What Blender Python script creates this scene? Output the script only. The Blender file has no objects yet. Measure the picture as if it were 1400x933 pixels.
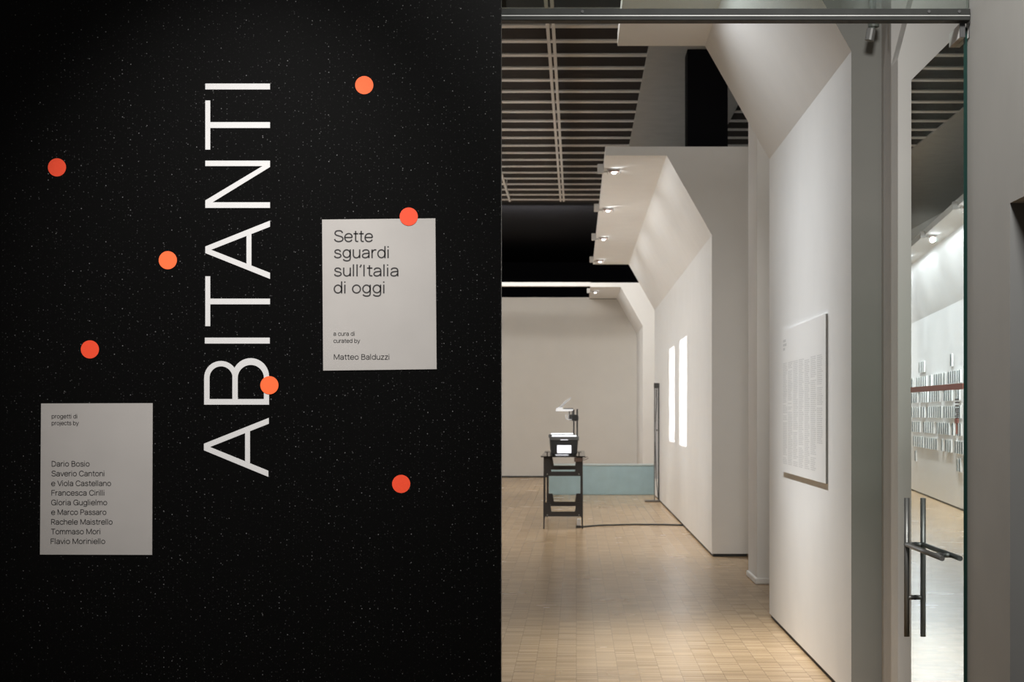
import bpy, bmesh, math, random
from mathutils import Vector, Matrix
random.seed(7)
SC = bpy.context.scene
COL = SC.collection
R = math.radians

# ------------------------------------------------------------------ camera, exposure, world
H = 1.535                                    # eye height
cam_d = bpy.data.cameras.new('camera')
cam = bpy.data.objects.new('camera', cam_d); COL.objects.link(cam)
cam.location = (0, 0, H); cam.rotation_euler = (R(90), 0, 0)
cam_d.sensor_fit = 'HORIZONTAL'; cam_d.sensor_width = 36
cam_d.lens = 2400 / 1400 * 36
cam_d.shift_x = -88 / 1400; cam_d.shift_y = 99.5 / 1400
cam_d.clip_start = 0.1; cam_d.clip_end = 200
cam_d.dof.use_dof = True; cam_d.dof.focus_distance = 5.6; cam_d.dof.aperture_fstop = 13
SC.camera = cam
SC.view_settings.view_transform = 'Standard'; SC.view_settings.look = 'None'
SC.view_settings.gamma = 1.0; SC.view_settings.use_curve_mapping = False
SC.view_settings.exposure = 0.0

SC.cycles.caustics_reflective = False; SC.cycles.sample_clamp_indirect = 8.0; SC.cycles.blur_glossy = 1.0

AMBIENT = 0.10
BAY_W = 8.6            # gallery spotlight energy (W)
LEFT_W = 34.0
TITLE_W = 690.0
FOYER_W = 62.0
BULB_W = 0.12
PROJ_W = 220.0
WASH_CAP, WASH_TOP = 40.0, 0.6
HALL_W = 162.0

wd = bpy.data.worlds.new('world'); SC.world = wd; wd.use_nodes = True
wd.node_tree.nodes['Background'].inputs[0].default_value = (1.0, 0.95, 0.88, 1)
wd.node_tree.nodes['Background'].inputs[1].default_value = AMBIENT

def lamp(name, kind, loc, energy, aim=None, color=(1, 0.95, 0.88), **kw):
    d = bpy.data.lights.new(name, kind); d.energy = energy; d.color = color
    for k, v in kw.items(): setattr(d, k, v)
    o = bpy.data.objects.new(name, d); COL.objects.link(o); o.location = loc
    if aim is not None:
        o.rotation_euler = (Vector(aim) - Vector(loc)).to_track_quat('-Z', 'Y').to_euler()
    return o

# accent spotlight over the title wall, and a soft unseen fill added to brighten the foyer walls
lamp('title_spot', 'SPOT', (-0.98, 3.2, 4.5), TITLE_W, (-1.12, 5.6, 1.78), (1, 0.97, 0.95), spot_size=R(33), spot_blend=1.0, shadow_soft_size=0.05)
lamp('foyer_fill', 'AREA', (0.6, 2.8, 4.8), FOYER_W, (1.5, 8.0, 1.4), (1, 0.985, 0.955), shape='RECTANGLE', size=0.8, size_y=0.8, spread=R(85))
# unseen fill lights added to brighten the hall and partition ends
lamp('hall_fill', 'AREA', (-0.9, 34.5, 5.1), HALL_W, (-0.9, 41.5, 2.0), (1, 0.96, 0.90), shape='RECTANGLE', size=2.4, size_y=0.6)
lamp('hall_fill_middle', 'AREA', (-1.6, 24.0, 5.0), 14, (-1.0, 28.0, 0.0), (1, 0.96, 0.90), shape='RECTANGLE', size=1.0, size_y=8)
lamp('hall_fill_near', 'AREA', (-0.6, 11.0, 5.0), 19, (1.2, 18.0, 2.2), (1, 0.96, 0.89), shape='RECTANGLE', size=1.0, size_y=1.0, spread=R(75))

# ------------------------------------------------------------------ materials
def mat(name, color, rough=0.6, metal=0.0, spec=0.5, noise=0.0, nscale=8.0, emit=None, estr=0.0):
    m = bpy.data.materials.new(name); m.use_nodes = True
    nt = m.node_tree; b = nt.nodes['Principled BSDF']
    b.inputs['Base Color'].default_value = (*color, 1); b.inputs['Roughness'].default_value = rough
    b.inputs['Metallic'].default_value = metal; b.inputs['Specular IOR Level'].default_value = spec
    if noise > 0:
        tc = nt.nodes.new('ShaderNodeTexCoord'); n = nt.nodes.new('ShaderNodeTexNoise')
        n.inputs['Scale'].default_value = nscale; n.inputs['Detail'].default_value = 5
        nt.links.new(tc.outputs['Object'], n.inputs['Vector'])
        r = nt.nodes.new('ShaderNodeMapRange')
        r.inputs['From Min'].default_value = 0.3; r.inputs['From Max'].default_value = 0.7
        r.inputs['To Min'].default_value = 1 - noise; r.inputs['To Max'].default_value = 1 + noise
        nt.links.new(n.outputs['Fac'], r.inputs['Value'])
        mx = nt.nodes.new('ShaderNodeVectorMath'); mx.operation = 'SCALE'
        mx.inputs[0].default_value = color
        nt.links.new(r.outputs['Result'], mx.inputs['Scale'])
        nt.links.new(mx.outputs['Vector'], b.inputs['Base Color'])
    if emit:
        b.inputs['Emission Color'].default_value = (*emit, 1); b.inputs['Emission Strength'].default_value = estr
    return m

M = {}
M['white'] = mat('white_plaster', (0.87, 0.865, 0.855), 0.75, noise=0.015, nscale=3, spec=0.3)
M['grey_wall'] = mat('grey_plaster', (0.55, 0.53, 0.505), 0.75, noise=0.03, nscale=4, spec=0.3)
M['shaded_end'] = mat('shaded_end_grey', (0.265, 0.262, 0.24), 0.7, noise=0.03, nscale=4, spec=0.3)  # unlit front end of the nearest partition, its shade put into the grey
M['shaded_return'] = mat('shaded_doorway_grey', (0.17, 0.17, 0.165), 0.6, noise=0.04, nscale=5, spec=0.3)  # shading of the doorway return, painted in as a darker grey
M['pale_grey'] = mat('pale_grey_plaster', (0.70, 0.685, 0.65), 0.75, noise=0.015, nscale=3, spec=0.3)
M['foyer_wall'] = mat('foyer_plaster', (0.47, 0.46, 0.435), 0.7, noise=0.03, nscale=4, spec=0.3)
M['back_wall'] = mat('back_plaster', (0.72, 0.695, 0.655), 0.75, noise=0.02, nscale=2, spec=0.3)
M['plinth'] = mat('dark_plinth', (0.03, 0.03, 0.028), 0.7)
M['black'] = mat('black_board', (0.012, 0.012, 0.013), 0.6)
M['void'] = mat('black_drape', (0.006, 0.006, 0.008), 0.9, spec=0.1)
M['deck'] = mat('dark_deck', (0.035, 0.030, 0.028), 0.9, spec=0.1)
M['slat'] = mat('grey_slat', (0.68, 0.66, 0.64), 0.7, noise=0.08, nscale=6)
M['plain_ceiling'] = mat('grey_ceiling', (0.44, 0.43, 0.41), 0.8, noise=0.05, nscale=5)
M['rail'] = mat('grey_rail', (0.62, 0.60, 0.58), 0.45)
M['bar'] = mat('dark_green_metal', (0.014, 0.015, 0.0135), 0.5, metal=0.0, spec=0.15, noise=0.25, nscale=14)
M['bar_line'] = mat('bare_metal', (0.3, 0.3, 0.29), 0.4, metal=0.5)
M['steel'] = mat('brushed_steel', (0.20, 0.20, 0.19), 0.45, metal=0.7)
M['bright_steel'] = mat('steel_painted_sheen', (0.92, 0.91, 0.895), 0.5, metal=0.0, noise=0.06, nscale=60)  # bright reflection of the steel fitting put into a near-white colour
M['gasket'] = mat('black_rubber', (0.02, 0.02, 0.02), 0.6)
M['glass_edge'] = mat('green_glass_edge', (0.004, 0.022, 0.018), 0.15)
M['red_strip'] = mat('red_brown_film', (0.50, 0.21, 0.165), 0.6)
M['sticker'] = mat('dark_sticker', (0.07, 0.05, 0.05), 0.6)
M['vinyl'] = mat('white_vinyl', (0.60, 0.595, 0.59), 0.5)
M['orange'] = mat('orange_vinyl', (0.95, 0.135, 0.03), 0.6)
M['red'] = mat('red_orange_vinyl', (0.82, 0.06, 0.015), 0.6)
M['paper'] = mat('silver_grey_paper', (0.42, 0.40, 0.38), 0.45, metal=0.2, noise=0.03, nscale=7)
M['ink'] = mat('black_ink', (0.02, 0.018, 0.018), 0.6)
M['pale_ink'] = mat('grey_ink', (0.66, 0.66, 0.66), 0.7)
M['board'] = mat('white_board', (0.86, 0.855, 0.845), 0.6)
M['board_edge_shade'] = mat('shaded_board_edge', (0.16, 0.15, 0.14), 0.7)  # edge shadow of the text panel, coloured into its sides and underside
M['table'] = mat('black_table', (0.018, 0.015, 0.014), 0.5)
M['table_top'] = mat('glossy_black_top', (0.02, 0.018, 0.018), 0.12)
M['casing'] = mat('black_casing', (0.02, 0.02, 0.021), 0.45)
M['tray'] = mat('grey_tray', (0.13, 0.13, 0.13), 0.4)
M['chrome'] = mat('pale_metal', (0.75, 0.76, 0.78), 0.25, metal=0.7)
M['blue'] = mat('pale_blue_paint', (0.43, 0.60, 0.655), 0.5, noise=0.05, nscale=5)
M['blue_top'] = mat('paler_blue_edge', (0.62, 0.70, 0.70), 0.5)  # lid of the box, paler than its body
M['frame_grey'] = mat('dark_grey_frame', (0.06, 0.06, 0.058), 0.4)
M['foot'] = mat('brown_grey_steel', (0.16, 0.14, 0.12), 0.4, metal=0.5)
M['cable'] = mat('black_cable', (0.02, 0.02, 0.02), 0.5)
M['rust'] = mat('brown_plastic', (0.13, 0.085, 0.07), 0.6)
M['white_plastic'] = mat('white_plastic', (0.8, 0.8, 0.82), 0.4)
M['print'] = mat('blue_grey_print', (0.07, 0.11, 0.125), 0.4, noise=0.5, nscale=9)
M['print_pale'] = mat('pale_grey_print', (0.20, 0.245, 0.25), 0.4, noise=0.5, nscale=9)
M['mount'] = mat('white_mount_card', (0.82, 0.82, 0.80), 0.6)
M['fixture'] = mat('pale_grey_lamp_body', (0.62, 0.60, 0.58), 0.4)
M['reflector'] = mat('copper_tinted_reflector', (0.30, 0.21, 0.18), 0.6, metal=0.0)
M['lens'] = mat('lit_lens', (0.02, 0.02, 0.02), 0.6, emit=(1, 0.97, 0.93), estr=6)
M['pipe'] = mat('grey_green_pipe', (0.16, 0.18, 0.16), 0.5)
M['lit_window'] = mat('lit_lamp_window', (0.9, 0.9, 1), 0.3, emit=(0.93, 0.94, 1.0), estr=1.1)
M['stage'] = mat('lit_stage_glass', (1, 1, 1), 0.2, emit=(0.95, 0.97, 1.0), estr=1.4)
M['head'] = mat('lit_head', (0.8, 0.82, 0.85), 0.25, emit=(0.95, 0.97, 1.0), estr=0.4)

def glass_mat(name, tint, base, power):
    m = bpy.data.materials.new(name); m.use_nodes = True; nt = m.node_tree
    nt.nodes.remove(nt.nodes['Principled BSDF']); out = nt.nodes['Material Output']
    tr = nt.nodes.new('ShaderNodeBsdfTransparent'); tr.inputs[0].default_value = (*tint, 1)
    gl = nt.nodes.new('ShaderNodeBsdfGlossy'); gl.inputs['Roughness'].default_value = 0.0
    gl.inputs['Color'].default_value = (0.88, 0.95, 0.965, 1)
    lw = nt.nodes.new('ShaderNodeLayerWeight'); lw.inputs[0].default_value = 0.5
    pw = nt.nodes.new('ShaderNodeMath'); pw.operation = 'POWER'; pw.inputs[1].default_value = power
    mr = nt.nodes.new('ShaderNodeMath'); mr.operation = 'MULTIPLY_ADD'; mr.inputs[1].default_value = 1 - base; mr.inputs[2].default_value = base
    mx = nt.nodes.new('ShaderNodeMixShader')
    L = nt.links.new
    L(lw.outputs['Facing'], pw.inputs[0]); L(pw.outputs[0], mr.inputs[0]); L(mr.outputs[0], mx.inputs[0])
    L(tr.outputs[0], mx.inputs[1]); L(gl.outputs[0], mx.inputs[2]); L(mx.outputs[0], out.inputs[0])
    return m
M['door_glass'] = glass_mat('tinted_door_glass', (0.56, 0.60, 0.585), 0.08, 1.5)
M['transom_glass'] = glass_mat('transom_glass', (0.86, 0.9, 0.88), 0.06, 4.0)

def starry():
    m = mat('black_star_print', (0.004, 0.004, 0.004), 0.34, spec=0.10); nt = m.node_tree; L = nt.links.new
    b = nt.nodes['Principled BSDF']
    tc = nt.nodes.new('ShaderNodeTexCoord')
    prev = None
    for sc, rad, gain in ((70, 0.11, 0.05), (38, 0.065, 0.12), (130, 0.15, 0.015)):
        v = nt.nodes.new('ShaderNodeTexVoronoi'); v.voronoi_dimensions = '2D'; v.inputs['Scale'].default_value = sc
        mp = nt.nodes.new('ShaderNodeVectorMath'); mp.operation = 'MULTIPLY_ADD'
        sx = nt.nodes.new('ShaderNodeSeparateXYZ'); cx = nt.nodes.new('ShaderNodeCombineXYZ')
        L(tc.outputs['Object'], sx.inputs[0]); L(sx.outputs['X'], cx.inputs['X']); L(sx.outputs['Z'], cx.inputs['Y'])
        L(cx.outputs[0], v.inputs['Vector'])
        lt = nt.nodes.new('ShaderNodeMath'); lt.operation = 'LESS_THAN'; lt.inputs[1].default_value = rad
        L(v.outputs['Distance'], lt.inputs[0])
        sc3 = nt.nodes.new('ShaderNodeSeparateColor'); L(v.outputs['Color'], sc3.inputs[0])
        pw = nt.nodes.new('ShaderNodeMath'); pw.operation = 'POWER'; pw.inputs[1].default_value = 7
        L(sc3.outputs[0], pw.inputs[0])
        mu = nt.nodes.new('ShaderNodeMath'); mu.operation = 'MULTIPLY'; L(lt.outputs[0], mu.inputs[0]); L(pw.outputs[0], mu.inputs[1])
        g = nt.nodes.new('ShaderNodeMath'); g.operation = 'MULTIPLY'; g.inputs[1].default_value = gain; L(mu.outputs[0], g.inputs[0])
        if prev is None: prev = g
        else:
            a = nt.nodes.new('ShaderNodeMath'); a.operation = 'ADD'; L(prev.outputs[0], a.inputs[0]); L(g.outputs[0], a.inputs[1]); prev = a
        nt.nodes.remove(mp)
    a = nt.nodes.new('ShaderNodeMath'); a.operation = 'ADD'; a.inputs[1].default_value = 0.0025; L(prev.outputs[0], a.inputs[0])
    cc = nt.nodes.new('ShaderNodeCombineColor')
    for i in range(3): L(a.outputs[0], cc.inputs[i])
    L(cc.outputs[0], b.inputs['Base Color'])
    return m
M['starry'] = starry()

def parquet():
    m = mat('mosaic_parquet', (0.5, 0.36, 0.22), 0.3, spec=0.38); nt = m.node_tree; L = nt.links.new
    b = nt.nodes['Principled BSDF']
    tc = nt.nodes.new('ShaderNodeTexCoord'); sx = nt.nodes.new('ShaderNodeSeparateXYZ'); L(tc.outputs['Object'], sx.inputs[0])
    def mth(op, a, c=None):
        n = nt.nodes.new('ShaderNodeMath'); n.operation = op
        for i, v in enumerate((a, c)):
            if v is None: continue
            if isinstance(v, (int, float)): n.inputs[i].default_value = v
            else: L(v, n.inputs[i])
        return n.outputs[0]
    W, F = 0.124, 0.0207
    xc = mth('DIVIDE', sx.outputs['X'], W); yc = mth('DIVIDE', sx.outputs['Y'], F); yb = mth('DIVIDE', sx.outputs['Y'], W)
    col = mth('FLOOR', xc); row = mth('FLOOR', yc); blk = mth('FLOOR', yb)
    def rnd(a, c):
        cb = nt.nodes.new('ShaderNodeCombineXYZ'); L(a, cb.inputs[0]); L(c, cb.inputs[1])
        w = nt.nodes.new('ShaderNodeTexWhiteNoise'); w.noise_dimensions = '2D'; L(cb.outputs[0], w.inputs['Vector'])
        return w.outputs['Value']
    r1 = rnd(col, row); r2 = rnd(col, blk)
    v = mth('ADD', mth('MULTIPLY', r1, 0.29), mth('MULTIPLY', r2, 0.07))
    rp = nt.nodes.new('ShaderNodeValToRGB'); L(mth('MULTIPLY', v, 3.0), rp.inputs[0])
    rp.color_ramp.elements[0].color = (0.37, 0.245, 0.13, 1); rp.color_ramp.elements[1].color = (0.63, 0.44, 0.255, 1)
    fx = mth('ABSOLUTE', mth('SUBTRACT', mth('FRACT', xc), 0.5)); fy = mth('ABSOLUTE', mth('SUBTRACT', mth('FRACT', yb), 0.5))
    gx = mth('GREATER_THAN', fx, 0.484); gy = mth('MULTIPLY', mth('GREATER_THAN', fy, 0.485), 0.12)
    gap = mth('MAXIMUM', gx, gy)
    mx = nt.nodes.new('ShaderNodeMix'); mx.data_type = 'RGBA'
    L(mth('MULTIPLY', gap, 0.42), mx.inputs['Factor']); L(rp.outputs[0], mx.inputs['A']); mx.inputs['B'].default_value = (0.14, 0.09, 0.055, 1)
    L(mx.outputs['Result'], b.inputs['Base Color'])
    nz = nt.nodes.new('ShaderNodeTexNoise'); nz.inputs['Scale'].default_value = 1.5; L(tc.outputs['Object'], nz.inputs['Vector'])
    rr = nt.nodes.new('ShaderNodeMapRange'); rr.inputs['To Min'].default_value = 0.22; rr.inputs['To Max'].default_value = 0.30
    L(nz.outputs['Fac'], rr.inputs['Value']); L(rr.outputs[0], b.inputs['Roughness'])
    return m
M['parquet'] = parquet()

# ------------------------------------------------------------------ mesh helpers
class MB:
    """collects shapes, then links them as ONE mesh object"""
    def __init__(self): self.bm = bmesh.new()
    def box(self, x0, x1, y0, y1, z0, z1, mi=0):
        vs = [self.bm.verts.new((x, y, z)) for x in (x0, x1) for y in (y0, y1) for z in (z0, z1)]
        for q in ((0, 1, 3, 2), (4, 6, 7, 5), (0, 4, 5, 1), (2, 3, 7, 6), (0, 2, 6, 4), (1, 5, 7, 3)):
            self.bm.faces.new([vs[i] for i in q]).material_index = mi
        return self
    def prism(self, pts, axis, a, b, mi=0):
        """polygon pts (u,v) swept along axis from a to b; axis 'y': (u,v)=(x,z); 'x': (y,z); 'z': (x,y)"""
        def P(u, v, t): return {'y': (u, t, v), 'x': (t, u, v), 'z': (u, v, t)}[axis]
        A = [self.bm.verts.new(P(u, v, a)) for u, v in pts]; B = [self.bm.verts.new(P(u, v, b)) for u, v in pts]
        n = len(pts)
        fs = [self.bm.faces.new(A), self.bm.faces.new(B[::-1])]
        for i in range(n): fs.append(self.bm.faces.new((A[i], B[i], B[(i + 1) % n], A[(i + 1) % n])))
        for f in fs: f.material_index = mi
        return self
    def rod(self, p, q, r, n=16, r2=None, mi=0):
        p, q = Vector(p), Vector(q); d = q - p
        mtx = Matrix.Translation((p + q) / 2) @ d.to_track_quat('Z', 'Y').to_matrix().to_4x4()
        bmesh.ops.create_cone(self.bm, cap_ends=True, segments=n, radius1=r, radius2=r if r2 is None else r2, depth=d.length, matrix=mtx)
        return self
    def tube(self, pts, r, n=8):
        pts = [Vector(p) for p in pts]; rings = []
        for i, p in enumerate(pts):
            d = (pts[min(i + 1, len(pts) - 1)] - pts[max(i - 1, 0)]).normalized()
            qm = d.to_track_quat('Z', 'Y').to_matrix()
            rings.append([self.bm.verts.new(p + qm @ Vector((r * math.cos(2 * math.pi * k / n), r * math.sin(2 * math.pi * k / n), 0))) for k in range(n)])
        for a, b in zip(rings, rings[1:]):
            for k in range(n): self.bm.faces.new((a[k], a[(k + 1) % n], b[(k + 1) % n], b[k]))
        self.bm.faces.new(rings[0][::-1]); self.bm.faces.new(rings[-1])
        return self
    def ball(self, c, r, sx=1, sy=1, sz=1):
        bmesh.ops.create_uvsphere(self.bm, u_segments=16, v_segments=10, radius=r, matrix=Matrix.Translation(c) @ Matrix.Diagonal((sx, sy, sz, 1)))
        return self
    def build(self, name, m, parent=None, bevel=0.0, smooth=False):
        bmesh.ops.recalc_face_normals(self.bm, faces=self.bm.faces[:])
        me = bpy.data.meshes.new(name); self.bm.to_mesh(me); self.bm.free()
        for x in (m if isinstance(m, (list, tuple)) else [m]): me.materials.append(x)
        o = bpy.data.objects.new(name, me); COL.objects.link(o)
        if parent is not None: o.parent = parent
        if bevel:
            b = o.modifiers.new('bevel', 'BEVEL'); b.width = bevel; b.segments = 2; b.limit_method = 'ANGLE'
        if smooth:
            for p in me.polygons: p.use_smooth = len(p.vertices) == 4
        return o

def tag(o, label=None, cat=None, group=None, kind=None):
    if label: o['label'] = label
    if cat: o['category'] = cat
    if group: o['group'] = group
    if kind: o['kind'] = kind
    return o
def struct(o, label, cat): return tag(o, label, cat, kind='structure')
def thing(name, loc, label, cat, group=None):
    o = bpy.data.objects.new(name, None); COL.objects.link(o); o.location = loc; o.empty_display_size = 0.1
    return tag(o, label, cat, group)
def copy_tree(o, parent=None):
    c = o.copy(); COL.objects.link(c)
    if parent is not None: c.parent = parent
    for ch in [x for x in bpy.data.objects if x.parent == o]: copy_tree(ch, c)
    return c

# ------------------------------------------------------------------ the setting
ZC = 5.55
struct(MB().box(-6, 3.4, -1.0, 48.2, -0.2, 0).build('floor', M['parquet']), 'honey coloured mosaic parquet floor', 'floor')

deck = struct(MB().box(-6, 3.4, 7.2, 33.4, ZC + 0.016, ZC + 0.3).build('ceiling', M['deck']), 'dark slatted ceiling deck', 'ceiling')
struct(MB().box(0.79, 2.10, 7.2, 33.4, ZC - 0.005, ZC + 0.015).build('ceiling_panel', M['plain_ceiling']), 'plain grey ceiling strip right of the slats', 'ceiling')
struct(MB().box(-4.7, -2.50, 7.2, 47.0, ZC - 0.005, ZC + 0.015).build('ceiling_panel', M['plain_ceiling']), 'plain grey ceiling strip left of the slats', 'ceiling')
struct(MB().box(-6, 3.4, 33.4, 48.2, ZC + 0.12, ZC + 0.3).build('ceiling_far', M['void']), 'black ceiling at the far end', 'ceiling')
first = None
for k in range(-13, 21):
    if first is None:
        o = first = MB().box(-2.5, 0.79, -0.066, 0.066, ZC, ZC + 0.015).build('ceiling_slat', M['slat'])
    else:
        o = first.copy(); COL.objects.link(o)
    o.location = (0, 18.2 + 0.737 * k, 0)
    struct(o, 'grey slat running across the dark ceiling', 'ceiling slat'); o['group'] = 'ceiling slats'
firstr = None
for k in range(-3, 21):
    if firstr is None:
        o = firstr = MB().box(2.10, 3.3, -0.066, 0.066, ZC, ZC + 0.015).build('ceiling_slat', M['slat'])
    else:
        o = firstr.copy(); COL.objects.link(o)
    o.location = (0, 18.2 + 0.737 * k, 0)
    struct(o, 'short grey ceiling slat right of the black shaft', 'ceiling slat'); o['group'] = 'short ceiling slats at right'

PROF = [(1.455, 0.03), (1.455, 3.455), (0.97, 4.31), (0.31, 4.31), (0.31, 4.405), (1.92, 4.405), (1.92, 0.03)]
def bay(name, y0, y1, right, label, end_shade=None):
    p = [(right if u == 1.92 else u, v) for u, v in PROF]
    o = struct(MB().prism(p, 'y', y0, y1).build(name, M['white']), label, 'partition wall')
    if end_shade: o.data.materials.append(end_shade); [setattr(f, 'material_index', 1) for f in o.data.polygons if f.normal.y < -0.9]
    pl = MB().box(1.47, right - 0.02, y0 + 0.012, y1 - 0.012, 0, 0.03).build('plinth', M['plinth'], o)
    return o
bay('wall_right_near', 9.29, 13.235, 2.6, 'nearest white partition with slanted upper part holding the text panel', M['shaded_end'])
bay('wall_right_middle', 18.85, 32.6, 1.85, 'long white partition with slanted top and two patches of projected light')
bay('wall_right_far', 38.4, 42.3, 2.6, 'farthest white partition against the back wall')
struct(MB().box(2.6, 2.8, 8.8, 48.2, 0, ZC + 0.3).build('wall_right', M['back_wall']), 'wall behind the partitions', 'wall')
struct(MB().box(-4.9, -4.7, 7.2, 48.2, 0, ZC + 0.3).build('wall_left', M['plain_ceiling']), 'dark wall of the hall, left', 'wall')
struct(MB().box(-4.7, 2.6, 42.3, 42.5, 0, 4.30).box(-4.7, 0.31, 42.28, 42.5, 4.30, 4.34).build('wall_back', M['back_wall']), 'pale back wall of the gallery', 'wall')
struct(MB().box(-4.7, 2.6, 42.285, 42.3, 0, 0.035).build('baseboard_back', M['plinth']), 'dark line at the foot of the back wall', 'baseboard')
struct(MB().box(-5, 3, 47.9, 48.2, 0, ZC + 0.3).build('wall_far', M['void']), 'black end of the hall', 'wall')
struct(MB().box(-4.7, 0.31, 38.4, 38.6, 4.33, 4.415).build('beam', M['white']), 'thin white beam spanning the dark hall', 'beam')
# square pillar between the first two partitions
pil = struct(MB().box(1.626, 2.3, 15.8, 16.6, 0, ZC).build('pillar', M['white']), 'square white pillar between two partitions', 'pillar')
MB().box(1.608, 2.3, 15.782, 16.618, 0, 0.055).build('skirting', M['white'], pil, bevel=0.01)
struct(MB().box(1.222, 1.665, 19.3, 19.75, 4.41, ZC).build('pillar_black', M['void']), 'black boxed shaft rising to the ceiling', 'pillar')

# walls behind the glass door
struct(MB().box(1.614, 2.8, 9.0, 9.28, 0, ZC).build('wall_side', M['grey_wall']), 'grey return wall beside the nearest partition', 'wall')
struct(MB().prism([(1.612, 0), (1.612, 3.315), (1.80, 4.05), (1.80, ZC), (2.8, ZC), (2.8, 0)], 'y', 8.8, 9.0).build('wall_entrance', M['pale_grey']), 'pale wall with a sloping corner behind the glass door', 'wall')
# jamb wall with the side doorway
struct(MB().box(1.306, 1.75, 5.287, 5.88, 0, 4.6).box(1.306, 1.75, 3.0, 5.287, 2.17, 4.6).box(1.75, 1.9, 3.0, 5.88, 0, 4.6).build('wall_jamb', [M['foyer_wall'], M['shaded_return']]),
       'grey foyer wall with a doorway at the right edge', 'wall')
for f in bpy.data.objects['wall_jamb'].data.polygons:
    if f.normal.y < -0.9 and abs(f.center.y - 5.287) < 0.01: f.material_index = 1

# black title wall
TW_Y = 5.6
struct(MB().box(-2.9, -0.240, TW_Y, TW_Y + 0.05, 0, 3.6).build('wall_title', M['starry']), 'black title wall printed with tiny pale specks', 'wall')

# ------------------------------------------------------------------ glass door and its frame
bar = MB().box(-0.6, 1.302, 5.80, 5.852, 2.8525, 2.875).box(-0.6, 1.302, 5.80, 5.852, 2.836, 2.850)
hd = struct(bar.box(-0.6, 1.302, 5.806, 5.850, 2.838, 2.874).build('trim_1', M['bar'], bevel=0.002), 'dark green grey metal header bar above the doorway', 'door header')
MB().box(-0.6, 1.30, 5.798, 5.82, 2.8495, 2.8525).build('bead', M['bar_line'], hd)
for x in (1.265, 1.165, 0.02): MB().rod((x, 5.797, 2.8645), (x, 5.802, 2.8645), 0.005).build('screw', M['gasket'], hd)
struct(MB().box(-0.6, 1.302, 5.82, 5.832, 2.875, 3.6).build('window_1', M['transom_glass']), 'clear glass transom above the header bar', 'window')

GX = 1.297
door = thing('door_1', (GX, 5.86, 0), 'frameless glass door standing open at right', 'door'); door['kind'] = 'structure'
def D(mb, name, m, par=door, **kw):
    o = mb.build(name, m, par, **kw); 
    if par is door: o.data.transform(Matrix.Translation((-GX, -5.86, 0)))
    return o
g = MB().box(GX - 0.006, GX + 0.006, 5.853, 6.767, 0.012, 2.822)
for f in g.bm.faces:
    f.normal_update()
    if abs(f.normal.x) < 0.5: f.material_index = 1
D(g, 'glass_pane', [M['door_glass'], M['glass_edge']])
s = MB().box(GX - 0.0085, GX - 0.0065, 5.853, 6.767, 1.617, 1.637); D(s, 'safety_strip', M['red_strip'])['label'] = 'red brown film strip across the glass'
st = MB()
for i in range(4): st.box(GX - 0.0085, GX - 0.0065, 5.935 - 0.012 * (i % 2), 5.975, 1.582 - 0.011 * i, 1.586 - 0.011 * i)
for i in range(5): st.box(GX - 0.0085, GX - 0.0065, 5.935, 5.975 - 0.01 * (i % 3), 1.522 + 0.006 * (4 - i) - 0.003, 1.5255 + 0.006 * (4 - i) - 0.003)
D(st, 'decal_lettering', M['sticker'])
D(MB().prism([(5.935, 1.519), (5.98, 1.519), (5.98, 1.503), (5.962, 1.503), (5.962, 1.466), (5.953, 1.466), (5.953, 1.503), (5.935, 1.503)], 'x', GX - 0.0085, GX - 0.0065), 'decal', M['red_strip'])
for sgn in (-1, 1):
    xb = GX + sgn * 0.037
    D(MB().rod((xb, 6.694, 0.685), (xb, 6.694, 1.214), 0.0105, 20), 'upright_handle', M['steel'], smooth=True)
    D(MB().rod((xb, 6.71, 1.036), (xb, 6.045, 1.036), 0.009, 20), 'push_bar', M['steel'], smooth=True)
    for (yy, zz) in ((6.694, 1.036), (6.694, 0.834), (6.19, 1.036)):
        D(MB().rod((GX + sgn * 0.010, yy, zz), (xb, yy, zz), 0.009, 16), 'standoff', M['steel'], smooth=True)
        D(MB().rod((GX + sgn * 0.0065, yy, zz), (GX + sgn * 0.010, yy, zz), 0.0098, 16), 'washer', M['gasket'])
D(MB().box(GX - 0.024, GX - 0.0066, 5.834, 5.995, 2.786, 2.832), 'patch_fitting', M['bright_steel'])
D(MB().box(GX - 0.024, GX - 0.0066, 5.826, 5.834, 2.786, 2.832), 'end_cap', M['gasket'])
D(MB().box(GX + 0.0066, GX + 0.024, 5.834, 5.995, 2.786, 2.832), 'patch_fitting', M['bright_steel'])
D(MB().box(GX + 0.0066, GX + 0.024, 5.826, 5.834, 2.786, 2.832), 'end_cap', M['gasket'])
D(MB().rod((GX - 0.003, 5.87, 2.815), (GX - 0.003, 5.87, 2.83), 0.006), 'pivot', M['gasket'])

pp = tag(MB().tube([(1.54, 9.12, ZC), (1.54, 9.12, 3.60), (1.54, 9.12, 3.56), (1.528, 9.12, 3.50)], 0.017, 12).build('pipe', M['pipe'], smooth=True),
         'thin grey green pipe hanging down before the nearest partition', 'pipe')
MB().rod((1.545, 9.12, 3.60), (1.545, 9.12, 3.545), 0.028, 14).build('valve', M['pipe'], pp)
MB().rod((1.533, 9.12, 3.535), (1.522, 9.12, 3.475), 0.024, 14).build('nozzle', M['bar_line'], pp)

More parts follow.
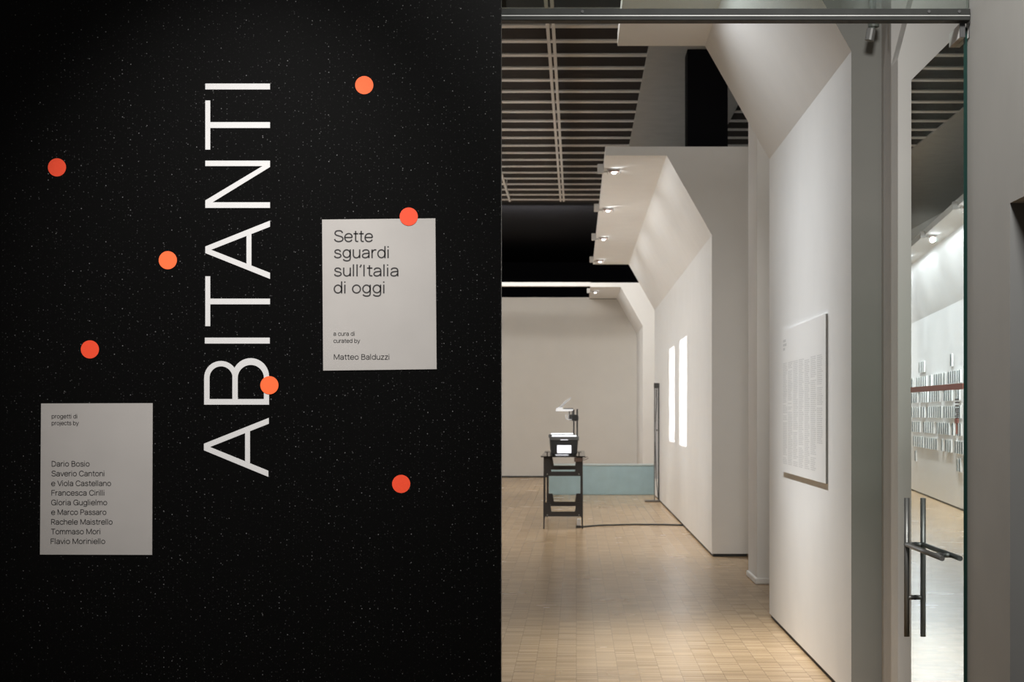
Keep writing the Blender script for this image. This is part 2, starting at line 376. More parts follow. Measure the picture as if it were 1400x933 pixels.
# ------------------------------------------------------------------ title lettering (millimetre layout on the wall)
K = TW_Y / 2400
def wx(px): return (px - 788) * K
def wz(py): return H + (566 - py) * K
def flat(polys, name, m, t=0.0015, base=0.0002, parent=None, org=None):
    mb = MB()
    for i, pts in enumerate(polys):
        tt = t + (0.0002 if len(polys) > 30 and i >= len(polys) // 2 else 0) + (0.0002 if len(polys) > 30 and i == len(polys) - 1 else 0)
        mb.prism([(wx(a), wz(b)) for a, b in pts], 'y', TW_Y - base - tt, TW_Y - base)
    return mb.build(name, m, parent)
def Z2(l): return [(240 + a / 3.11, 80 + b / 3.11) for a, b in l]
def Z3(l): return [(240 + a / 3.11, 370 + b / 3.11) for a, b in l]
def rect(a, b, c, d): return [(a, c), (b, c), (b, d), (a, d)]
def ring(x0, x1, i0, i1, yb, n=20):
    """bowl of the B: strip between an outer and an inner arch, as quads"""
    ro, ri = (x1 - x0) / 2, (i1 - i0) / 2; co, ci = (x0 + x1) / 2, (i0 + i1) / 2
    top = 385 if x0 < 200 else 373; itop = 408 if x0 < 200 else 402
    O = [(x0, yb)] + [(co - ro * math.cos(math.pi * k / n), top + ro - ro * math.sin(math.pi * k / n)) for k in range(n + 1)] + [(x1, yb)]
    I = [(i0, yb)] + [(ci - ri * math.cos(math.pi * k / n), itop + ri - ri * math.sin(math.pi * k / n)) for k in range(n + 1)] + [(i1, yb)]
    return [[O[k], O[k + 1], I[k + 1], I[k]] for k in range(len(O) - 1)]
LET = [
 ('vinyl_letter', [Z3([(121,737),(397,627),(397,652),(147,751),(395,852),(395,878),(121,765)]), Z3([(296,692),(317,683.7),(317,820),(296,812)])], 'large white letter A lying on its side at the bottom of the vertical word'),
 ('vinyl_letter', [Z3(q) for q in ring(122, 265, 145, 243, 547) + ring(242, 398, 265, 376, 547)] + [Z3(rect(122, 398, 547, 571))], 'large white letter B with an orange dot on its edge'),
 ('vinyl_letter', [Z3(rect(125, 401, 286, 311))], 'large white letter I between the B and the lower T'),
 ('vinyl_letter', [Z3(rect(127, 148, 25, 237)), Z3(rect(148, 402, 120, 144))], 'large white letter T just below the middle A'),
 ('vinyl_letter', [Z2([(127,800),(402,690),(402,716),(152,814),(402,912),(402,938),(127,828)]), Z2([(302,755),(323,747),(323,881),(302,873)])], 'large white letter A in the middle of the word, above a T'),
 ('vinyl_letter', [Z2([(127,636),(127,604),(370,458),(127,458),(127,435),(402,435),(402,462),(158,612),(402,612),(402,636)])], 'large white letter N lying on its side in the vertical word'),
 ('vinyl_letter', [Z2(rect(127, 148, 179, 388)), Z2(rect(148, 402, 271, 296))], 'large white letter T just above the N'),
 ('vinyl_letter', [Z2(rect(127, 402, 107, 132))], 'large white letter I at the very top of the vertical word')]
for n, polys, lab in LET:
    tag(flat(polys, n, M['vinyl']), lab, 'letter', 'white letters of the vertical title')

DOTS = [(78, 229, 'red', 'red orange dot alone at the upper left of the black wall'),
        (498, 116.5, 'orange', 'orange dot alone at the top right of the black wall'),
        (229.5, 356, 'orange', 'bright orange dot left of the middle letter A'),
        (559, 296.5, 'red', 'red orange dot overlapping the top edge of the upper poster'),
        (123, 478, 'red', 'red orange dot above the lower left poster'),
        (368.5, 527, 'orange', 'orange dot overlapping the letter B'),
        (548.5, 662, 'red', 'dark red dot alone below the upper poster')]
for x, y, m, lab in DOTS:
    pts = [(x + 12.4 * math.cos(2 * math.pi * k / 48), y + 12.4 * math.sin(2 * math.pi * k / 48)) for k in range(48)]
    tag(flat([pts], 'dot_sticker', M[m], t=0.0008, base=0.0021 if m == 'orange' and y == 527 else (0.0035 if abs(y - 296.5) < 1 else 0.0002)), lab, 'sticker', 'round dots on the black wall')

# light grotesk lettering drawn with pen strokes: ('c' smooth | 'l' straight, points) in cap heights
def _ell(cx, cy, rx, ry, n=16): return ('o', [(cx + rx * math.cos(2 * math.pi * k / n), cy + ry * math.sin(2 * math.pi * k / n)) for k in range(n + 1)])
_stem = ('l', [(.08, .74), (.08, 0)]); _cap = ('l', [(.09, 0), (.09, .98)])
_Ccurve = [(.66, .69), (.57, .87), (.39, .95), (.20, .88), (.08, .66), (.075, .36), (.18, .12), (.38, .035), (.57, .11), (.67, .30)]
_pbowl = ('c', [(.09, .94), (.34, .94), (.50, .87), (.555, .70), (.50, .53), (.34, .46), (.09, .46)])
GLYPH = {
 ' ': (.27, []),
 'S': (.70, [('c', [(.60, .76), (.52, .91), (.34, .955), (.16, .90), (.09, .73), (.17, .59), (.36, .51), (.56, .42), (.63, .26), (.55, .10), (.34, .035), (.14, .10), (.055, .25)])]),
 'e': (.63, [('l', [(.06, .38), (.56, .38)]), ('c', [(.555, .38), (.53, .57), (.42, .685), (.30, .705), (.15, .63), (.065, .45), (.07, .25), (.17, .08), (.32, .035), (.46, .08), (.545, .20)])]),
 't': (.38, [('c', [(.17, .94), (.17, .5), (.17, .17), (.22, .06), (.35, .045)]), ('l', [(.02, .70), (.35, .70)])]),
 's': (.53, [('c', [(.43, .53), (.38, .65), (.25, .705), (.12, .65), (.085, .53), (.14, .44), (.27, .385), (.41, .32), (.455, .19), (.39, .08), (.25, .035), (.11, .08), (.055, .20)])]),
 'g': (.63, [_ell(.29, .38, .225, .325), ('c', [(.515, .74), (.515, .3), (.515, .0), (.48, -.15), (.37, -.22), (.24, -.22), (.13, -.17), (.08, -.08)])]),
 'd': (.63, [_ell(.29, .37, .225, .335), ('l', [(.515, 1.02), (.515, 0)])]),
 'b': (.63, [_ell(.315, .37, .225, .335), ('l', [(.09, 1.02), (.09, 0)])]),
 'p': (.63, [_ell(.315, .37, .225, .335), ('l', [(.09, .74), (.09, -.25)])]),
 'u': (.59, [('c', [(.08, .74), (.08, .45), (.085, .22), (.16, .07), (.28, .035), (.41, .10), (.48, .26)]), ('l', [(.48, .74), (.48, 0)])]),
 'n': (.58, [_stem, ('c', [(.08, .48), (.15, .63), (.29, .705), (.42, .64), (.475, .46), (.475, .2), (.475, 0)])]),
 'm': (.84, [_stem, ('c', [(.08, .48), (.14, .63), (.25, .705), (.36, .64), (.405, .46), (.405, .2), (.405, 0)]), ('c', [(.405, .48), (.47, .63), (.58, .705), (.69, .64), (.735, .46), (.735, .2), (.735, 0)])]),
 'h': (.58, [('l', [(.08, 1.02), (.08, 0)]), ('c', [(.08, .48), (.15, .63), (.29, .705), (.42, .64), (.475, .46), (.475, .2), (.475, 0)])]),
 'r': (.38, [_stem, ('c', [(.08, .45), (.13, .60), (.22, .69), (.35, .70)])]),
 'i': (.22, [_stem, ('l', [(.08, .90), (.08, 1.01)])]),
 'j': (.22, [('c', [(.08, .74), (.08, .3), (.08, -.08), (.05, -.19), (-.04, -.215)]), ('l', [(.08, .90), (.08, 1.01)])]),
 'l': (.22, [('l', [(.08, 1.02), (.08, 0)])]),
 'I': (.25, [_cap]),
 '\u2019': (.19, [('l', [(.10, 1.0), (.10, .88)]), ('l', [(.10, .9), (.03, .76)])]),
 'o': (.62, [_ell(.30, .37, .24, .335)]),
 'a': (.59, [('c', [(.085, .53), (.13, .65), (.28, .705), (.42, .65), (.475, .50), (.475, .25), (.475, 0)]), ('c', [(.475, .42), (.28, .40), (.12, .34), (.065, .20), (.11, .08), (.23, .035), (.37, .08), (.475, .24)])]),
 'c': (.58, [('c', [(.52, .50), (.44, .65), (.30, .705), (.14, .62), (.065, .45), (.07, .26), (.15, .10), (.30, .035), (.44, .085), (.53, .23)])]),
 'z': (.53, [('l', [(.05, .70), (.47, .70)]), ('l', [(.45, .70), (.06, .04)]), ('l', [(.04, .04), (.48, .04)])]),
 'v': (.53, [('l', [(.03, .74), (.26, .01)]), ('l', [(.50, .74), (.27, .01)])]),
 'y': (.54, [('l', [(.03, .74), (.27, .02)]), ('c', [(.51, .74), (.38, .35), (.25, -.05), (.18, -.18), (.06, -.215)])]),
 'M': (.88, [_cap, ('l', [(.10, .97), (.43, .06)]), ('l', [(.76, .97), (.43, .06)]), ('l', [(.77, .98), (.77, 0)])]),
 'B': (.66, [_cap, ('c', [(.09, .94), (.33, .94), (.47, .88), (.51, .74), (.46, .60), (.33, .535), (.09, .535)]), ('c', [(.09, .535), (.34, .535), (.51, .47), (.57, .29), (.51, .11), (.34, .04), (.09, .04)])]),
 'D': (.73, [_cap, ('c', [(.09, .94), (.30, .94), (.51, .85), (.62, .62), (.62, .36), (.51, .13), (.30, .04), (.09, .04)])]),
 'V': (.66, [('l', [(.03, .98), (.325, .02)]), ('l', [(.63, .98), (.335, .02)])]),
 'C': (.74, [('c', _Ccurve)]),
 'F': (.57, [_cap, ('l', [(.09, .94), (.53, .94)]), ('l', [(.09, .52), (.48, .52)])]),
 'G': (.78, [('c', _Ccurve[:-1] + [(.64, .20), (.68, .42)]), ('l', [(.70, .45), (.40, .45)]), ('l', [(.68, .48), (.68, 0)])]),
 'P': (.63, [_cap, _pbowl]),
 'R': (.65, [_cap, _pbowl, ('l', [(.34, .47), (.58, 0)])]),
 'T': (.63, [('l', [(.02, .94), (.61, .94)]), ('l', [(.315, .94), (.315, 0)])]),
}
def smooth_pts(P, n=5):
    out = []
    for i in range(len(P) - 1):
        p0, p1, p2, p3 = P[max(i - 1, 0)], P[i], P[i + 1], P[min(i + 2, len(P) - 1)]
        for k in range(n):
            t = k / n
            out.append(tuple(0.5 * (2 * b + (c - a) * t + (2 * a - 5 * b + 4 * c - d) * t * t + (3 * b - a - 3 * c + d) * t ** 3) for a, b, c, d in zip(p0, p1, p2, p3)))
    return out + [P[-1]]
def text_line(s, x0, x1, yb, parent, hw, cap):
    """one printed line; x0..x1 and the baseline are measured on the wall, hw is the half stroke in cap heights"""
    pen = 0; items = []
    for ch in s:
        adv, strokes = GLYPH[ch]
        for kind, P in strokes: items.append((kind, [(pen + u, v) for u, v in (P if kind != 'c' else smooth_pts(P))]))
        pen += adv
    xs = [p[0] for _, Q in items for p in Q]; mn, mxx = min(xs), max(xs)
    sz = cap * K; hw *= sz; sx = (wx(x1) - wx(x0) - 2 * hw) / (mxx - mn)
    bm = bmesh.new()
    def vert(x, z): return bm.verts.new((wx(x0) + hw + x, TW_Y - 0.0032, wz(yb) + z))
    for kind, Q in items:
        Q = [((u - mn) * sx, v * sz) for u, v in Q]; A, B = [], []
        for i in range(len(Q)):
            a, c = Q[max(i - 1, 0)], Q[min(i + 1, len(Q) - 1)]
            if kind == 'o' and i in (0, len(Q) - 1): a, c = Q[-2], Q[1]
            dx, dy = c[0] - a[0], c[1] - a[1]; ln = math.hypot(dx, dy) or 1
            A.append(vert(Q[i][0] - dy / ln * hw, Q[i][1] + dx / ln * hw)); B.append(vert(Q[i][0] + dy / ln * hw, Q[i][1] - dx / ln * hw))
        for k in range(len(A) - 1): bm.faces.new((A[k], B[k], B[k + 1], A[k + 1]))
    me = bpy.data.meshes.new('text_line'); bm.to_mesh(me); bm.free(); me.materials.append(M['ink'])
    t = bpy.data.objects.new('text_line', me); COL.objects.link(t); t.parent = parent
    return t
def poster(name, corners, lines, label, off):
    o = thing(name, (0, 0, 0), label, 'poster')
    sh = flat([corners], 'sheet', M['paper'], t=0.0025, base=0.0003, parent=o)
    for s, x0, x1, yb, of in lines: text_line(s, x0, x1, yb, o, of + 0.012, {0.048: 16.2, 0.052: 7.5, 0.055: 5.7}[of])
    return o
poster('poster', [(440.5, 300.5), (595.3, 298.8), (597, 505), (442, 507)],
       [('Sette', 456.6, 510.3, 331.2, 0.048), ('sguardi', 456.6, 531.7, 353.3, 0.048), ('sull\u2019Italia', 456.6, 545, 378.2, 0.048), ('di oggi', 456.2, 525.8, 401.5, 0.048),
        ('a cura di', 456, 485, 459.3, 0.055), ('curated by', 456, 492.6, 469, 0.055), ('Matteo Balduzzi', 456.6, 532.4, 492, 0.052)],
       'silvery grey poster with large heading right of the vertical title', 0)
poster('poster', [(56.5, 552), (209, 551.5), (208.2, 759), (55, 758.6)],
       [('progetti di', 71, 106, 572.3, 0.055), ('projects by', 71, 108.3, 581.5, 0.055), ('Dario Bosio', 71, 123, 638.1, 0.052), ('Saverio Cantoni', 70.6, 143, 651.4, 0.052),
        ('e Viola Castellano', 70.3, 152.3, 664.8, 0.052), ('Francesca Cirilli', 70.7, 143, 677.8, 0.052), ('Gloria Guglielmo', 70.3, 147, 691, 0.052),
        ('e Marco Passaro', 70.3, 145.9, 704.2, 0.052), ('Rachele Maistrello', 70.3, 154.4, 717.5, 0.052), ('Tommaso Mori', 69.7, 137.5, 730.7, 0.052), ('Flavio Moriniello', 69.7, 144.3, 744, 0.052)],
       'dim grey poster with a list of names at the lower left', 0.055)

# ------------------------------------------------------------------ text panel on the nearest partition
tp = thing('text_panel', (1.455, 11.2, 1.63), 'white rectangular text panel with small grey print on the nearest partition', 'text panel')
y0, y1, z0, z1 = 10.15, 12.31, 1.13, 2.115
b = MB().box(-0.013, -0.001, y0 - 11.2, y1 - 11.2, z0 - 1.63, z1 - 1.63)
for f in b.bm.faces:
    f.normal_update()
    if abs(f.normal.y) > 0.5 or f.normal.z < -0.5: f.material_index = 1
b.build('board', [M['board'], M['board_edge_shade']], tp)
tx = MB(); rg = random.Random(3)
for c in range(7):
    ys = y1 - 0.07 - c * 0.288
    top = 1.885; n = 58 if c < 6 else 44
    for r in range(n):
        if rg.random() < 0.05: continue
        z = top - r * 0.0121; yy = ys
        for w in range(3):
            ln = rg.uniform(0.04, 0.085)
            if yy - ln < ys - 0.245: break
            tx.box(-0.0136, -0.0131, yy - ln - 11.2, yy - 11.2, z - 0.0052 - 1.63, z - 1.63); yy -= ln + 0.014
tx.build('printed_text', M['pale_ink'], tp)
hdn = MB()
for i, ln in enumerate((0.15, 0.19, 0.11)): hdn.box(-0.0136, -0.0131, y1 - 0.07 - ln - 11.2, y1 - 0.07 - 11.2, 0.40 - 0.028 * i, 0.418 - 0.028 * i)
hdn.build('heading', M['pale_ink'], tp)

# ------------------------------------------------------------------ trestle table
TX0, TX1 = -0.437, 0.085
tb = thing('trestle_table', ((TX0 + TX1) / 2, 24.9, 0), 'narrow black trestle table carrying two overhead projectors', 'table')
TO = Matrix.Translation((-(TX0 + TX1) / 2, -24.9, 0))
def T(mb, name, m, **kw):
    o = mb.build(name, m, tb, **kw); o.data.transform(TO); return o
T(MB().box(TX0 - 0.035, TX1 + 0.035, 23.3, 26.75, 0.957, 0.972), 'tabletop', M['table_top'])
for yy in (23.38, 26.0):
    xm0, xm1 = TX0, TX1
    T(MB().prism([(xm0 - .004, 0), (xm0 + .012, 0), (xm0 + .026, .35), (xm0 + .026, .957), (xm0, .957)], 'y', yy, yy + 0.03), 'leg', M['table'])
    T(MB().prism([(xm1 + .004, 0), (xm1 - .012, 0), (xm1 - .026, .35), (xm1 - .026, .957), (xm1, .957)], 'y', yy, yy + 0.03), 'leg', M['table'])
    def plate(zt, zn, zb, a, c):
        return [(xm0, zt), (xm0 + a, zt), (xm0 + c, zn), (xm1 - c, zn), (xm1 - a, zt), (xm1, zt), (xm1, zb - .05), (xm1 - .028, zb), (xm0 + .028, zb), (xm0, zb - .05)]
    T(MB().prism(plate(0.957, 0.765, 0.705, 0.07, 0.105), 'y', yy + 0.005, yy + 0.025), 'brace_plate', M['table'])
    T(MB().prism(plate(0.352, 0.232, 0.165, 0.085, 0.105), 'y', yy + 0.005, yy + 0.025), 'brace_plate', M['table'])
    for xx in (xm0 + .05, xm1 - .05):
        for zz in (0.73, 0.185): T(MB().rod((xx, yy + 0.004, zz), (xx, yy - 0.003, zz), 0.008, 10), 'bolt', M['bar_line'])
for s_, e_ in ((TX0 + .012, TX0 + .03), (TX1 - .03, TX1 - .012)):
    T(MB().box(s_, e_, 23.40, 26.02, 0.92, 0.957), 'side_rail', M['table'])
for xx in (TX0 + .05, TX1 - .05):
    T(MB().box(xx - .008, xx + .008, 23.32, 23.34, 0.972, 1.02).box(xx - .03, xx + .03, 23.31, 23.35, 1.02, 1.028), 'edge_clip', M['table'])

# ------------------------------------------------------------------ overhead projectors
def projector(y):
    P = thing('overhead_projector', (-0.165, y, 0.9735), 'black overhead projector on the near end of the trestle table', 'overhead projector', 'overhead projectors on the trestle table')
    w = 0.19
    MB().prism([(-.175, 0.012), (.175, 0.012), (w, 0.20), (-w, 0.20)], 'y', -0.2, 0.2).build('housing', M['casing'], P, bevel=0.008)
    for sx in (-.15, .15):
        for sy in (-.17, .17): MB().rod((sx, sy, 0), (sx, sy, 0.014), 0.016).build('foot', M['gasket'], P)
    st = MB().box(-.2, .2, -.21, .21, 0.20, 0.252).build('stage_frame', M['tray'], P, bevel=0.006)
    MB().box(-.165, .165, -.175, .175, 0.2525, 0.266).build('stage_glass', M['stage'], P, bevel=0.003)
    wn = MB().box(-.095, .095, -.2035, -.1995, 0.03, 0.135).build('lamp_window', M['lit_window'], P); wn['label'] = 'glowing white rectangle on the front of the housing'
    MB().box(-.05, .05, -.2135, -.2105, 0.206, 0.213).build('front_light_slot', M['lit_window'], P)
    MB().box(.165, .187, -.011, .011, 0.20, 0.625).build('post', M['casing'], P, bevel=0.003)
    hd = MB().box(.10, .195, -.035, .035, 0.46, 0.55).build('focus_carriage', M['casing'], P, bevel=0.02)
    MB().rod((.15, -.035, .505), (.15, -.06, .505), 0.042, 24).build('knob', M['gasket'], hd)
    MB().tube([(.13, 0, .48), (.06, 0, .485), (.055, 0, .555)], 0.008).build('cable_loop', M['chrome'], hd)
    MB().box(.10, .122, -.012, .012, 0.55, 0.635).box(-.0, .122, -.012, .012, 0.622, 0.637).build('head_arm', M['tray'], P)
    MB().prism([(-.095, .600), (.115, .600), (.125, .622), (-.02, .624), (-.02, .648), (-.085, .648)], 'y', -0.07, 0.07).build('projection_head', M['head'], P, bevel=0.004)
    MB().prism([(-.06, .652), (-.035, .648), (.095, .772), (.082, .785)], 'y', -0.075, 0.075).build('mirror', M['chrome'], P)
    return P
pj = projector(23.92)
pj2 = copy_tree(pj); pj2.location = (-0.215, 26.45, 0.9735)
pj2['label'] = 'overhead projector mostly hidden behind the nearer one on the table'

def gobo(y, yr, zr, energy):
    """the projector's own beam: a lit rectangle thrown on the partition at x = 1.455"""
    x, z = -0.06, 1.70
    d = bpy.data.lights.new('projector_beam', 'POINT'); d.energy = energy; d.shadow_soft_size = 0.004; d.color = (0.97, 0.985, 1)
    d.use_nodes = True; nt = d.node_tree; L = nt.links.new
    em = nt.nodes['Emission']
    tc = nt.nodes.new('ShaderNodeTexCoord'); sx = nt.nodes.new('ShaderNodeSeparateXYZ'); L(tc.outputs['Normal'], sx.inputs[0])
    def m_(op, a, c=None):
        n = nt.nodes.new('ShaderNodeMath'); n.operation = op
        for i, v in enumerate((a, c)):
            if v is None: continue
            if isinstance(v, (int, float)): n.inputs[i].default_value = v
            else: L(v, n.inputs[i])
        return n.outputs[0]
    dx = 1.455 - x
    u = m_('DIVIDE', sx.outputs['Y'], m_('ABSOLUTE', sx.outputs['X'])); v = m_('DIVIDE', sx.outputs['Z'], m_('ABSOLUTE', sx.outputs['X']))
    def band(val, lo, hi, soft):
        a = nt.nodes.new('ShaderNodeMapRange'); a.interpolation_type = 'SMOOTHSTEP'; L(val, a.inputs['Value']); a.inputs['From Min'].default_value = lo - soft; a.inputs['From Max'].default_value = lo + soft
        c = nt.nodes.new('ShaderNodeMapRange'); c.interpolation_type = 'SMOOTHSTEP'; L(val, c.inputs['Value']); c.inputs['From Min'].default_value = hi - soft; c.inputs['From Max'].default_value = hi + soft
        return m_('SUBTRACT', a.outputs[0], c.outputs[0])
    bu = band(u, (yr[0] - y) / dx, (yr[1] - y) / dx, 0.012); bv = band(v, (zr[0] - z) / dx, (zr[1] - z) / dx, 0.008)
    pos = m_('GREATER_THAN', sx.outputs['X'], 0.05)
    L(m_('MULTIPLY', m_('MULTIPLY', bu, bv), pos), em.inputs['Strength'])
    o = bpy.data.objects.new('projector_beam', d); COL.objects.link(o); o.location = (x, y, z)
gobo(23.92, (23.15, 24.78), (1.10, 2.56), PROJ_W)
gobo(26.45, (26.05, 27.5), (1.11, 2.54), PROJ_W)

ps = tag(MB().box(-0.03, 0.078, 23.335, 23.372, 0.895, 0.953).build('power_strip', M['rust'], bevel=0.006), 'brown power strip fixed under the near edge of the table', 'power strip')
MB().tube([(0.074, 23.345, 0.93), (0.105, 23.29, 0.945), (0.145, 23.28, 0.965), (0.16, 23.27, 0.945), (0.13, 23.28, 0.93), (0.074, 23.345, 0.915)], 0.004).build('lead', M['rust'], ps)
ad = tag(MB().box(0.01, 0.058, 23.6, 23.66, 0.03, 0.12).build('power_adapter', M['white_plastic'], bevel=0.008), 'small white power adapter on the floor beside the table leg', 'adapter')
MB().box(-0.005, 0.06, 23.58, 23.68, 0.0, 0.03).build('socket', M['casing'], ad)
tag(MB().tube([(0.065, 23.62, 0.012), (0.3, 23.95, 0.012), (0.8, 24.15, 0.012), (1.2, 24.1, 0.012), (1.46, 24.0, 0.012)], 0.011).build('cable', M['cable']),
    'black cable crossing the parquet from table to partition', 'cable')

# ------------------------------------------------------------------ pale blue bench box
bx = thing('bench_box', (0.48, 33.2, 0), 'long low pale blue box on the floor beyond the table', 'box')
MB().box(-1.0, 1.0, 0, 0.55, 0, 0.55).build('body', M['blue'], bx, bevel=0.01)
MB().box(-1.0, 1.0, -0.01, 0.56, 0.551, 0.575).build('lid', M['blue_top'], bx, bevel=0.006)

# ------------------------------------------------------------------ leaning display frame at the far end of the middle partition
fr = thing('standing_frame', (1.44, 30.6, 0), 'tall narrow dark framed stand against the far end of the partition', 'stand')
def F(mb, name, m, **kw):
    o = mb.build(name, m, fr, **kw); o.data.transform(Matrix.Translation((-1.44, -30.6, 0))); return o
F(MB().box(1.354, 1.366, 30.55, 30.59, 0.03, 2.06), 'upright', M['frame_grey'])
F(MB().box(1.422, 1.444, 30.55, 30.59, 0.03, 2.06), 'upright', M['frame_grey'])
F(MB().box(1.350, 1.446, 30.548, 30.592, 1.98, 2.07), 'top_cap', M['frame_grey'])
F(MB().box(1.366, 1.422, 30.565, 30.585, 0.40, 1.98), 'infill', M['white_plastic'])
F(MB().tube([(1.398, 30.556, 1.98), (1.392, 30.556, 1.88), (1.40, 30.556, 1.8), (1.382, 30.556, 1.5), (1.378, 30.556, 0.9), (1.39, 30.556, 0.4), (1.425, 30.556, 0.05)], 0.006), 'cable', M['frame_grey'])
F(MB().box(1.386, 1.40, 30.55, 30.566, 1.82, 1.95), 'clip', M['frame_grey'])
F(MB().box(1.392, 1.412, 30.55, 30.566, 1.235, 1.26), 'clip', M['frame_grey'])
F(MB().box(1.19, 1.446, 30.42, 30.70, 0.0, 0.03), 'foot_plate', M['foot'], bevel=0.004)

# ------------------------------------------------------------------ spotlights along the soffit edges
def spotlight(loc, label, group):
    S = thing('spotlight', loc, label, 'spotlight', group)
    MB().box(-.072, -.001, -.035, .035, -.055, .05).build('mount_box', M['fixture'], S, bevel=0.004)
    MB().rod((-.02, 0, -.035), (.05, 0, -.035), 0.011, 12).build('arm', M['fixture'], S)
    hd = MB().box(.04, .19, -.05, .05, -.022, -.01).box(.04, .05, -.05, .05, -.06, -.022).box(.18, .19, -.05, .05, -.06, -.022).build('head', M['fixture'], S)
    MB().prism([(.052, -.024), (.178, -.024), (.16, -.04), (.07, -.04)], 'y', -.045, .045).build('reflector', M['reflector'], hd)
    MB().ball((.115, 0, -.048), 0.023, 1.2, 0.8, 0.6).build('bulb', M['lens'], S)
    return S
proto = None
def washer(loc, rz, dist, energy, span, cap):
    """an asymmetric wall-washing flood: local +x looks at the wall, the intensity grows towards its lower part (a photometric curve)"""
    d = bpy.data.lights.new('wall_washer', 'POINT'); d.energy = energy * (dist / 1.03) ** 2 * cap; d.shadow_soft_size = 0.03; d.color = (0.955, 0.985, 1)
    d.use_nodes = True; nt = d.node_tree; L = nt.links.new; em = nt.nodes['Emission']
    tc = nt.nodes.new('ShaderNodeTexCoord'); sx = nt.nodes.new('ShaderNodeSeparateXYZ'); L(tc.outputs['Normal'], sx.inputs[0])
    def m_(op, a, c=None):
        n = nt.nodes.new('ShaderNodeMath'); n.operation = op
        for i, v in enumerate((a, c)):
            if v is None: continue
            if isinstance(v, (int, float)): n.inputs[i].default_value = v
            else: L(v, n.inputs[i])
        return n.outputs[0]
    def ramp(v, a, b, lo, hi):
        r = nt.nodes.new('ShaderNodeMapRange'); r.interpolation_type = 'SMOOTHSTEP'; L(v, r.inputs['Value'])
        for k, q in zip(('From Min', 'From Max', 'To Min', 'To Max'), (a, b, lo, hi)): r.inputs[k].default_value = q
        return r.outputs[0]
    X, Y, Zn = sx.outputs['X'], sx.outputs['Y'], sx.outputs['Z']
    base = m_('DIVIDE', m_('MINIMUM', m_('POWER', m_('MAXIMUM', X, 0.05), -3.0), cap), cap)
    xx = m_('MAXIMUM', X, 0.28)
    along = ramp(m_('ABSOLUTE', m_('DIVIDE', Y, xx)), 0.0, span / dist, 1.0, 0.0)
    down = ramp(m_('DIVIDE', Zn, xx), -1.5, -0.35, 1.0, WASH_TOP)
    up = ramp(m_('DIVIDE', Zn, xx), -0.12, 0.22, 1.0, 0.05)
    side = ramp(X, -0.45, 0.25, 0.0, 1.0)
    L(m_('MULTIPLY', m_('MULTIPLY', base, along), m_('MULTIPLY', m_('MULTIPLY', down, up), side)), em.inputs['Strength'])
    o = bpy.data.objects.new('wall_washer', d); COL.objects.link(o); o.location = loc; o.rotation_euler = (0, 0, rz)
def place_spot(x, y, z, label, group, rz=0, energy=BAY_W, dist=1.03, span=3.9):
    global proto
    if proto is None: s = proto = spotlight((0, 0, 0), label, group)
    else: s = copy_tree(proto)
    s.location = (x, y, z); s.rotation_euler = (0, 0, rz); s['label'] = label; s['group'] = group
    dx = 0.115 * math.cos(rz)
    washer((x + dx, y, z - 0.085), rz, dist, energy, span, WASH_CAP if dist > 0.9 else 75.0)
    if y > 15: lamp('bulb_glow', 'POINT', (x + dx, y, z - 0.085), BULB_W * energy / BAY_W, None, (1, 0.975, 0.945), shadow_soft_size=0.03)
for y, lab in ((19.9, 'first and largest of four lit spotlights on the middle partition'), (23.65, 'second nearest lit spotlight along the middle partition soffit'),
               (27.55, 'third lit spotlight along the middle partition soffit'), (31.6, 'farthest lit spotlight on the middle partition, by the soffit end')):
    place_spot(0.31, y, 4.315, lab, 'spotlights along the middle partition')
place_spot(0.31, 39.6, 4.315, 'tiny lit spotlight on the farthest partition', 'spotlight on the farthest partition', energy=BAY_W * 0.7)
for y, ee in ((9.7, 0.6), (11.35, 2.7)):
    place_spot(0.31, y, 4.315, 'spotlight on the edge of the nearest partition soffit', 'spotlights along the nearest partition', energy=BAY_W * ee, span=2.6)

# ------------------------------------------------------------------ lighting tracks under the ceiling
for x, lab in ((-0.282, 'left of the two parallel grey rails under the ceiling slats'), (-0.226, 'right of the two parallel grey rails under the ceiling slats'), (-1.19, 'single grey rail at the left edge of the visible ceiling')):
    t = thing('ceiling_rail', (x, 20.0, ZC - 0.2), lab, 'ceiling rail', 'rails under the ceiling')
    MB().box(-0.016, 0.016, -11.5, 11.4, -0.02, 0.02).build('track', M['rail'], t)
    for yy in range(-11, 12, 3): MB().rod((0, yy, 0.02), (0, yy, 0.2), 0.006, 8).build('hanger', M['rail'], t)

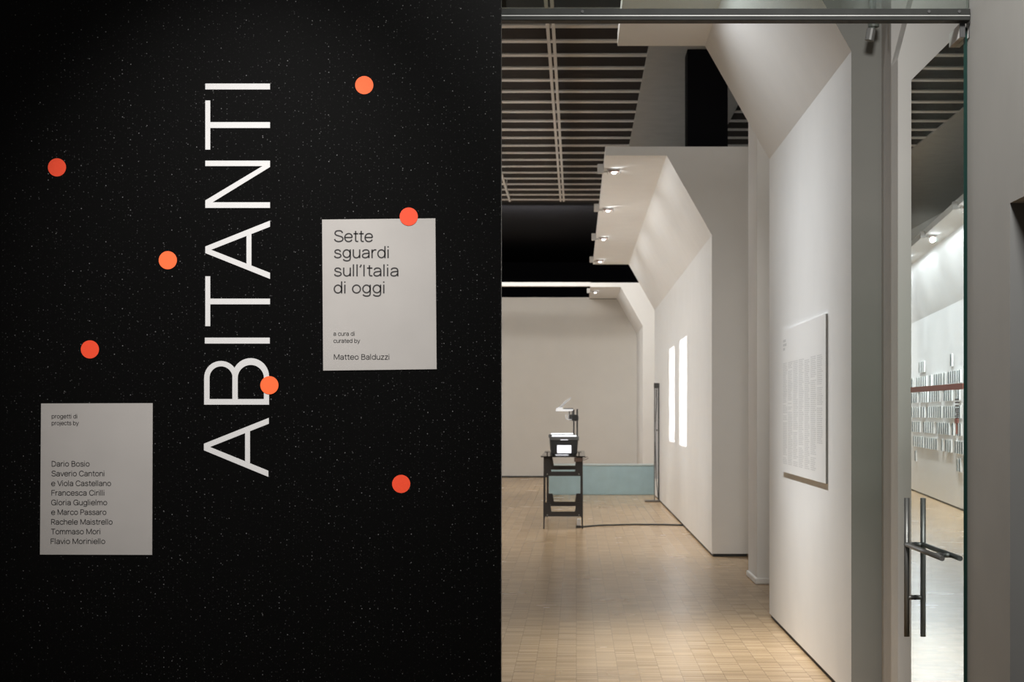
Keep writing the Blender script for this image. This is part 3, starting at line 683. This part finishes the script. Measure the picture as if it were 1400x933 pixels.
# ------------------------------------------------------------------ left partition with the rows of prints (seen mirrored in the glass door)
ANG = math.atan(0.083)
LW = Matrix.Translation((-3.50, 27.55, 0)) @ Matrix.Rotation(ANG, 4, 'Z')      # local y runs along the wall, local +x into the room
lp = [(0, 0.03), (0, 3.34), (0.27, 4.31), (0.65, 4.31), (0.65, 4.405), (-0.35, 4.405), (-0.35, 0.03)]
lw = struct(MB().prism(lp, 'y', -9.0, 10.0).build('wall_left_partition', M['white']), 'white partition with rows of small prints, opposite the long one', 'partition wall')
MB().box(-0.33, -0.012, -8.99, 9.99, 0, 0.03).build('plinth', M['plinth'], lw)
lw.matrix_world = LW
for k, t in enumerate((-7.6, -4.2, -0.4, 3.4, 7.2)):
    p = LW @ Vector((0.65, t, 4.315)); q = LW @ Vector((0.0, t, 0.9))
    place_spot(p.x, p.y, p.z, ('lit spotlight above the prints, mirrored at the %s of the glass door' % ['near edge', 'top', 'upper middle', 'middle', 'far edge'][k]), 'spotlights above the prints', rz=math.pi + ANG, energy=LEFT_W, dist=0.535, span=3.8)

ROWS = [(2.52, 'top, sparse'), (2.235, 'second'), (1.95, 'third'), (1.665, 'fourth'), (1.385, 'fifth'), (1.10, 'sixth'), (0.815, 'lowest')]
OCC = [[(252, 2), (275, 1), (437, 1)], [(208, 1), (238, 5), (316, 1), (342, 4), (397, 1), (424, 6)], [(208, 3), (257, 4), (315, 5), (399, 4), (468, 2)],
       [(208, 4), (265, 2), (300, 7), (399, 8)], [(212, 4), (279, 3), (318, 2), (357, 6), (447, 1), (478, 2)], [(219, 5), (287, 6), (383, 1), (408, 3), (464, 4)], [(228, 1), (475, 2)]]
pr0 = {}
for (zt, rn), segs in zip(ROWS, OCC):
    for zx, n in segs:
        for i in range(n):
            px = 1200 + (zx + i * 12.6) / 4.24
            Yw = 3.725 / ((px - 788) / 2400 - 0.0827) * (H / 1.5)
            t = (Yw - 27.55) / math.cos(ANG)
            pale = rg.random() < 0.35
            key = 'print_pale' if pale else 'print'
            if key not in pr0:
                o = MB().box(0.001, 0.03, -0.085, 0.085, -0.205, 0.0).build('small_print', M['mount'])
                MB().box(0.03, 0.032, -0.08, 0.08, -0.200, -0.005).build('picture', M[key], o)
                pr0[key] = o
            else:
                o = copy_tree(pr0[key])
            o.matrix_world = LW @ Matrix.Translation((0, t, zt))
            tag(o, '%s print in the %s row, mirrored in the glass door' % ('pale grey' if pale else 'dark blue grey', rn), 'print', 'small prints, %s row' % rn)
